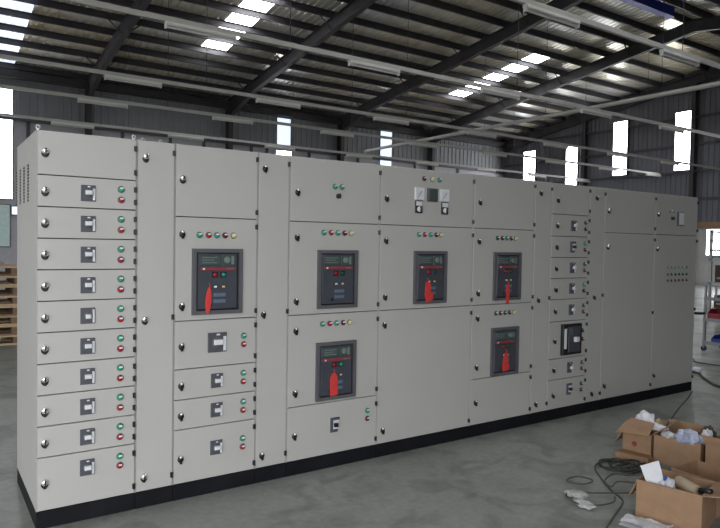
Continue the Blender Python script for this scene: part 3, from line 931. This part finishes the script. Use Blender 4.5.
# rack
rk = empty('storage_rack', (14.78, 3.93, 0)); tag(rk, 'tall grey open storage rack in front of the white end wall', 'rack')
for xx in (0, 0.6):
    for yy in (0, -1.2):
        MB().box(xx - 0.03, xx + 0.03, yy - 0.03, yy + 0.03, 0, 2.08, 'rackgrey').build('post', rk)
for z in (0.25, 0.85, 1.40, 1.62, 1.84, 2.05):
    MB().box(-0.03, 0.63, -1.23, 0.03, z - 0.045, z, 'rackgrey').build('shelf', rk)
for k in range(3):
    o = MB().slab(0, 0.34, -0.05, 0.35, 0, 0.40 - 0.05 * k, 0.01, 'darkbrown').box(0.05, 0.29, -0.056, -0.049, 0.08, 0.12, 'kraft').build('stock_carton', None, (14.9, 3.86 - 0.40 * (k % 2), (0.85, 0.85, 0.25)[k]), R(-90))
    tag(o, ('dark brown carton with pale band on the grey rack, end nearest the cabinets', 'dark brown carton with pale band on the grey rack, next along the shelf', 'dark brown carton with pale band on the rack\'s lower shelf')[k], 'carton', 'cartons on the grey rack')

# ------------------------------------------------------------------ cardboard boxes at the lower right
def frame(corner, u):
    u = Vector((u[0], u[1], 0)).normalized()
    return empty_frame(corner, math.atan2(u.y, u.x))
def empty_frame(corner, rz): return (corner[0], corner[1], 0.0), rz
TH = 0.006
def carton(corner, u, w_, d_, h, label, flaps=(), mark=False, z=0.0, out='card'):
    """open carton; x runs right along the front face, y away from the viewer. flaps: (side, angle from vertical outward, length, skew)"""
    rz = math.atan2(u[1], u[0])
    b = empty('cardboard_box', (corner[0], corner[1], z), rz)
    tag(b, label, 'box', 'opened cardboard boxes on the floor')
    for nm, bx in (('front_wall', (0, w_, 0, TH)), ('back_wall', (0, w_, d_ - TH, d_)), ('side_wall', (0, TH, TH, d_ - TH)), ('side_wall', (w_ - TH, w_, TH, d_ - TH))):
        MB().box(bx[0], bx[1], bx[2], bx[3], 0, h, out).build(nm, b)
    MB().box(TH, w_ - TH, TH, d_ - TH, 0.001, 0.007, 'cardin').build('bottom', b)
    if mark:
        MB().lathe((w_ * 0.42, 0.0, h * 0.52), ((0.020, 0), (0.020, 0.0015), (0.013, 0.0015), (0.013, 0.0005)), 'band', 12).build('printed_mark', b)
    for side, ang, ln, sk in flaps:
        a = R(ang)
        if side in ('front', 'back'):
            s = -1 if side == 'front' else 1
            y0 = 0 if side == 'front' else d_
            dv = Vector((sk, s * math.sin(a), math.cos(a))) * ln
            base = [Vector((0.004, y0, h)), Vector((w_ - 0.004, y0, h))]
            nv = Vector((0, s * math.cos(a), -math.sin(a))) * TH
        else:
            s = -1 if side == 'left' else 1
            x0 = 0 if side == 'left' else w_
            dv = Vector((s * math.sin(a), sk, math.cos(a))) * ln
            base = [Vector((x0, 0.004, h)), Vector((x0, d_ - 0.004, h))]
            nv = Vector((s * math.cos(a), 0, -math.sin(a))) * TH
        q = [base[0], base[1], base[1] + dv, base[0] + dv]
        mid = [(q[1] + q[2]) / 2 + nv * 0.6, (q[0] + q[3]) / 2 + nv * 0.6]
        top = [q[0], q[1], mid[0], q[2], q[3], mid[1]]
        bot = [v + nv for v in top]
        m = MB().add(top + bot, [(0, 1, 2, 5), (5, 2, 3, 4), (6, 11, 8, 7), (11, 10, 9, 8), (0, 6, 7, 1), (1, 7, 8, 2), (2, 8, 9, 3), (3, 9, 10, 4), (4, 10, 11, 5), (5, 11, 6, 0)], out)
        m.build('flap', b)
    return b
# A: left box, its front flap leaning back over the opening
carton((4.005, -0.935), (0.18, -0.98), 0.215, 0.30, 0.195, 'open cardboard box with a small red mark on its shaded front, leftmost box',
       (('left', 150, 0.12, -0.3), ('back', 10, 0.06, 0)), True)
ba = [o for o in COL.objects if o.name.startswith('cardboard_box')][-1]
fa = MB().add([(-0.03, -0.050, 0.178), (0.212, -0.040, 0.190), (0.205, 0.095, 0.262), (0.02, 0.105, 0.268), (-0.005, 0.03, 0.235),
               (-0.03, -0.053, 0.184), (0.212, -0.043, 0.196), (0.205, 0.092, 0.268), (0.02, 0.102, 0.274), (-0.005, 0.027, 0.241)],
              [(4, 3, 2, 1, 0), (5, 6, 7, 8, 9), (0, 1, 6, 5), (1, 2, 7, 6), (2, 3, 8, 7), (3, 4, 9, 8), (4, 0, 5, 9)], 'card').build('flap', ba)
# C: rear box full of plastic bags
carton((4.05, -1.165), (0.22, -0.975), 0.325, 0.32, 0.205, 'cardboard box overflowing with crumpled plastic bags, behind the empty box',
       (('back', 15, 0.06, 0.0), ('left', -55, 0.10, 0.1)))
# E: right box cut by the frame
carton((4.135, -1.51), (0.18, -0.98), 0.36, 0.32, 0.215, 'cardboard box at the right edge beside the bag-filled box', (('front', 8, 0.06, -0.6), ('back', 30, 0.12, 0)))
# B: empty box in the middle
carton((3.43, -1.655), (-0.05, -1.0), 0.30, 0.29, 0.215, 'empty open cardboard box between the front box and the bag-filled box', (('right', 50, 0.13, 0),))
# D: front box
carton((3.02, -1.675), (0.22, -0.975), 0.362, 0.30, 0.225, 'large cardboard box nearest the camera with paper and wrapping inside', (('left', 155, 0.13, 0.15), ('right', 78, 0.14, 0.1)))
# flattened cardboard below the left box
m = MB().box(0.0, 0.25, -0.10, -0.006, 0.001, 0.040, 'card').box(0.02, 0.24, -0.09, -0.01, 0.040, 0.046, 'cardin')
o = m.build('cardboard_sheet', None, (3.995, -0.925, 0.0), math.atan2(-0.98, 0.18)); tag(o, 'flattened cardboard lying on the floor in front of the leftmost box', 'cardboard')

def crumple(name, loc, size, k, label, cat, seed, group=None, sub=3, amp=0.35, rot=(0, 0, 0)):
    import bmesh
    from mathutils import noise
    bm = bmesh.new()
    bmesh.ops.create_icosphere(bm, subdivisions=sub, radius=1.0)
    off = Vector((seed * 3.1, seed * 1.7, seed * 0.9))
    for v in bm.verts:
        n = noise.noise(v.co * 1.6 + off) * amp + abs(noise.noise(v.co * 3.7 + off * 2)) * amp * 0.9 - abs(noise.noise(v.co * 7 + off)) * amp * 0.35
        v.co *= 1 + n - 0.30 * abs(noise.noise(v.co * 4.5 + off * 1.3))
        v.co = Vector((v.co.x * size[0], v.co.y * size[1], v.co.z * size[2]))
    me = bpy.data.meshes.new(name)
    bm.to_mesh(me); bm.free()
    me.materials.append(MT[k])
    o = link(name, me, None, loc)
    o.rotation_euler = rot
    tag(o, label, cat, group)
    return o
# contents of the boxes
crumple('crumpled_paper', (4.20, -1.00, 0.262), (0.060, 0.066, 0.066), 'paper', 'crumpled white paper ball on top of the leftmost box', 'paper', 1, 'crumpled papers')
crumple('crumpled_paper', (4.17, -1.115, 0.232), (0.04, 0.085, 0.028), 'paper', 'flat crumpled white paper strip lying beside the paper ball', 'paper', 2, 'crumpled papers')
crumple('plastic_bag', (4.27, -1.06, 0.20), (0.05, 0.045, 0.075), 'kraft', 'small brownish bag standing behind the paper ball in the leftmost box', 'bag', 3, 'plastic bags in the boxes')
crumple('plastic_bag', (4.17, -1.365, 0.205), (0.085, 0.105, 0.066), 'bluebag', 'large bluish plastic bag in the middle of the rear box', 'bag', 4, 'plastic bags in the boxes')
crumple('plastic_bag', (4.12, -1.235, 0.200), (0.045, 0.055, 0.038), 'bag', 'small clear plastic bag at the rear box front left corner', 'bag', 5, 'plastic bags in the boxes')
crumple('plastic_bag', (4.22, -1.470, 0.235), (0.045, 0.038, 0.060), 'bag', 'upright pale plastic bag at the rear box right corner', 'bag', 6, 'plastic bags in the boxes')
crumple('packing_scrap', (4.33, -1.43, 0.235), (0.035, 0.050, 0.065), 'darkbrown', 'dark brown packing scrap standing behind the bluish bag', 'scrap', 7)
crumple('kraft_paper', (4.29, -1.29, 0.18), (0.06, 0.09, 0.05), 'card', 'crumpled brown kraft paper at the back of the rear box', 'paper', 8)
# front box: sheet of paper, bag, kraft roll, dark cable end
m = MB()
gx, gy = 6, 6
vs, fs = [], []
for i in range(gx + 1):
    for j in range(gy + 1):
        a, b = i / gx - 0.5, j / gy
        vs.append((a * 0.10 - 0.045 * b, 0.03 * b - 0.02 * b * b + 0.008 * math.sin(a * 5), 0.135 * b + 0.045 * a * b))
for i in range(gx):
    for j in range(gy):
        q = i * (gy + 1) + j
        fs.append((q, q + gy + 1, q + gy + 2, q + 1))
vs2 = [(x_, y_ + 0.003, z_) for x_, y_, z_ in vs]
m.add(vs, fs, 'paper', True).add(vs2, [f[::-1] for f in fs], 'paper', True)
o = m.build('paper_sheet', None, (3.085, -1.765, 0.19), R(-64)); tag(o, 'smooth white paper sheet standing up out of the nearest box', 'paper')
crumple('plastic_bag', (3.12, -1.81, 0.215), (0.04, 0.045, 0.042), 'bag', 'clear plastic bag beside the white sheet in the nearest box', 'bag', 9, 'plastic bags in the boxes')
crumple('tape_scrap', (3.085, -1.815, 0.262), (0.011, 0.012, 0.013), 'binb', 'small dark blue scrap on the clear bag in the nearest box', 'scrap', 10, sub=2)
m = MB().cyl((3.26, -1.80, 0.205), (3.19, -1.955, 0.195), 0.036, 0.044, 'kraft', 16)
o = m.build('paper_roll', None); tag(o, 'brown kraft paper roll lying across the nearest box', 'paper')
m = MB().tube([(0, 0, 0), (0.0, -0.04, 0.012), (-0.005, -0.07, 0.015)], 0.016, 'blackp', 10)
o = m.build('cable_end', None, (3.17, -1.975, 0.225)); tag(o, 'short black cable end poking out of the nearest box beside the roll', 'cable')
# sheet of plastic on the floor
m = MB()
from mathutils import noise as nz
vs, fs = [], []
for i in range(13):
    for j in range(13):
        a, b = i / 12 - 0.5, j / 12 - 0.5
        vs.append((a * 0.15, b * 0.26, 0.012 + 0.035 * abs(nz.noise(Vector((a * 5, b * 5, 3.3)))) + 0.015 * abs(nz.noise(Vector((a * 13, b * 13, 1.3))))))
for i in range(12):
    for j in range(12):
        q = i * 13 + j
        fs.append((q, q + 13, q + 14, q + 1))
m.add(vs, fs, 'paper', True).add([(a, b, 0.001) for a, b, c_ in vs], [f[::-1] for f in fs], 'paper')
o = m.build('plastic_sheet', None, (2.925, -1.80, 0.0), R(12)); tag(o, 'white plastic sheet on the floor in front of the nearest box', 'plastic')

# ------------------------------------------------------------------ cables on the floor
def cable(name, pts, r, k, label, closed=False, zs=None, group='cables on the floor'):
    P = [(a, b, r + 0.001 + (zs[i % len(zs)] if zs else 0)) for i, (a, b) in enumerate(pts)]
    o = MB().tube(smooth_path(P, 8, closed), r, k, 6).build(name)
    tag(o, label, 'cable', group)
cable('floor_cable', [(3.90, -1.05), (3.68, -.98), (3.54, -1.02), (3.37, -1.197), (3.237, -1.368), (3.147, -1.506), (2.921, -1.603), (2.727, -1.683), (2.507, -1.791), (2.2, -2.0)], 0.0055, 'cableg', 'thin dark cable wandering from the boxes toward the bottom edge')
cable('floor_cable', [(3.142, -1.089), (3.243, -1.096), (3.266, -1.198), (3.154, -1.208), (3.101, -1.131)], 0.0055, 'cableg', 'small closed loop of dark cable farthest left on the floor', True, (0.012,))
cable('floor_cable', [(3.294, -1.483), (3.103, -1.364), (2.929, -1.256), (2.839, -1.345), (2.868, -1.459), (3.032, -1.507), (3.133, -1.46)], 0.0055, 'cableg', 'wide dark cable loop beside the clear wrapped plug', False, (0.014,))
cable('floor_cable', [(3.44, -1.412), (3.353, -1.331), (3.231, -1.364), (3.30, -1.27), (3.48, -1.225), (3.559, -1.313)], 0.0055, 'cableg', 'short dark cable bend lying between the loops and the nearest box', False, (0.028,))
rc = random.Random(5)
pts = []
for t in range(6):
    ra, rb_, cx, cy = rc.uniform(.07, .15), rc.uniform(.06, .12), 3.73 + rc.uniform(-.06, .05), -1.15 + rc.uniform(-.05, .05)
    for a in range(8):
        th = 2 * math.pi * a / 8
        pts.append((cx + ra * math.cos(th) + rc.uniform(-.015, .015), cy + rb_ * math.sin(th) + rc.uniform(-.015, .015)))
m = MB().tube(smooth_path([(a, b, 0.008 + 0.0035 * (i / 8) + 0.006 * (i % 3)) for i, (a, b) in enumerate(pts)], 4), 0.0065, 'cable', 6)
o = m.build('cable_coil'); tag(o, 'messy dark cable tangle in the shade below the leftmost box', 'cable', 'cables on the floor')
cable('floor_cable', [(9.9, 2.6), (8.9, 1.2), (8.609, 0.968), (8.56, 0.77), (8.64, 0.55), (8.9, 0.2)], 0.010, 'cableg', 'thin cable curving across the floor beside the last cabinet')
cable('floor_cable', [(7.78, 0.80), (7.819, 0.518), (7.472, 0.221), (7.168, -0.111), (7.1, -0.6)], 0.016, 'cableg', 'thick dark cable leaving the right end of the cabinet row')
crumple('cable_plug', (7.80, 0.50, 0.05), (0.05, 0.06, 0.035), 'paper', 'white plug lying at the thick cable near the last cabinet', 'plug', 12, sub=2)
o = crumple('plastic_wrap', (2.955, -1.30, 0.022), (0.055, 0.075, 0.02), 'plug', 'clear crumpled wrap around a plug in the cable loops', 'wrap', 13, 'plastic wraps in the cable loops')
o = crumple('plastic_wrap', (2.865, -1.425, 0.022), (0.035, 0.075, 0.02), 'plug', 'smaller clear crumpled wrap next to the wide cable loop', 'wrap', 14, 'plastic wraps in the cable loops')
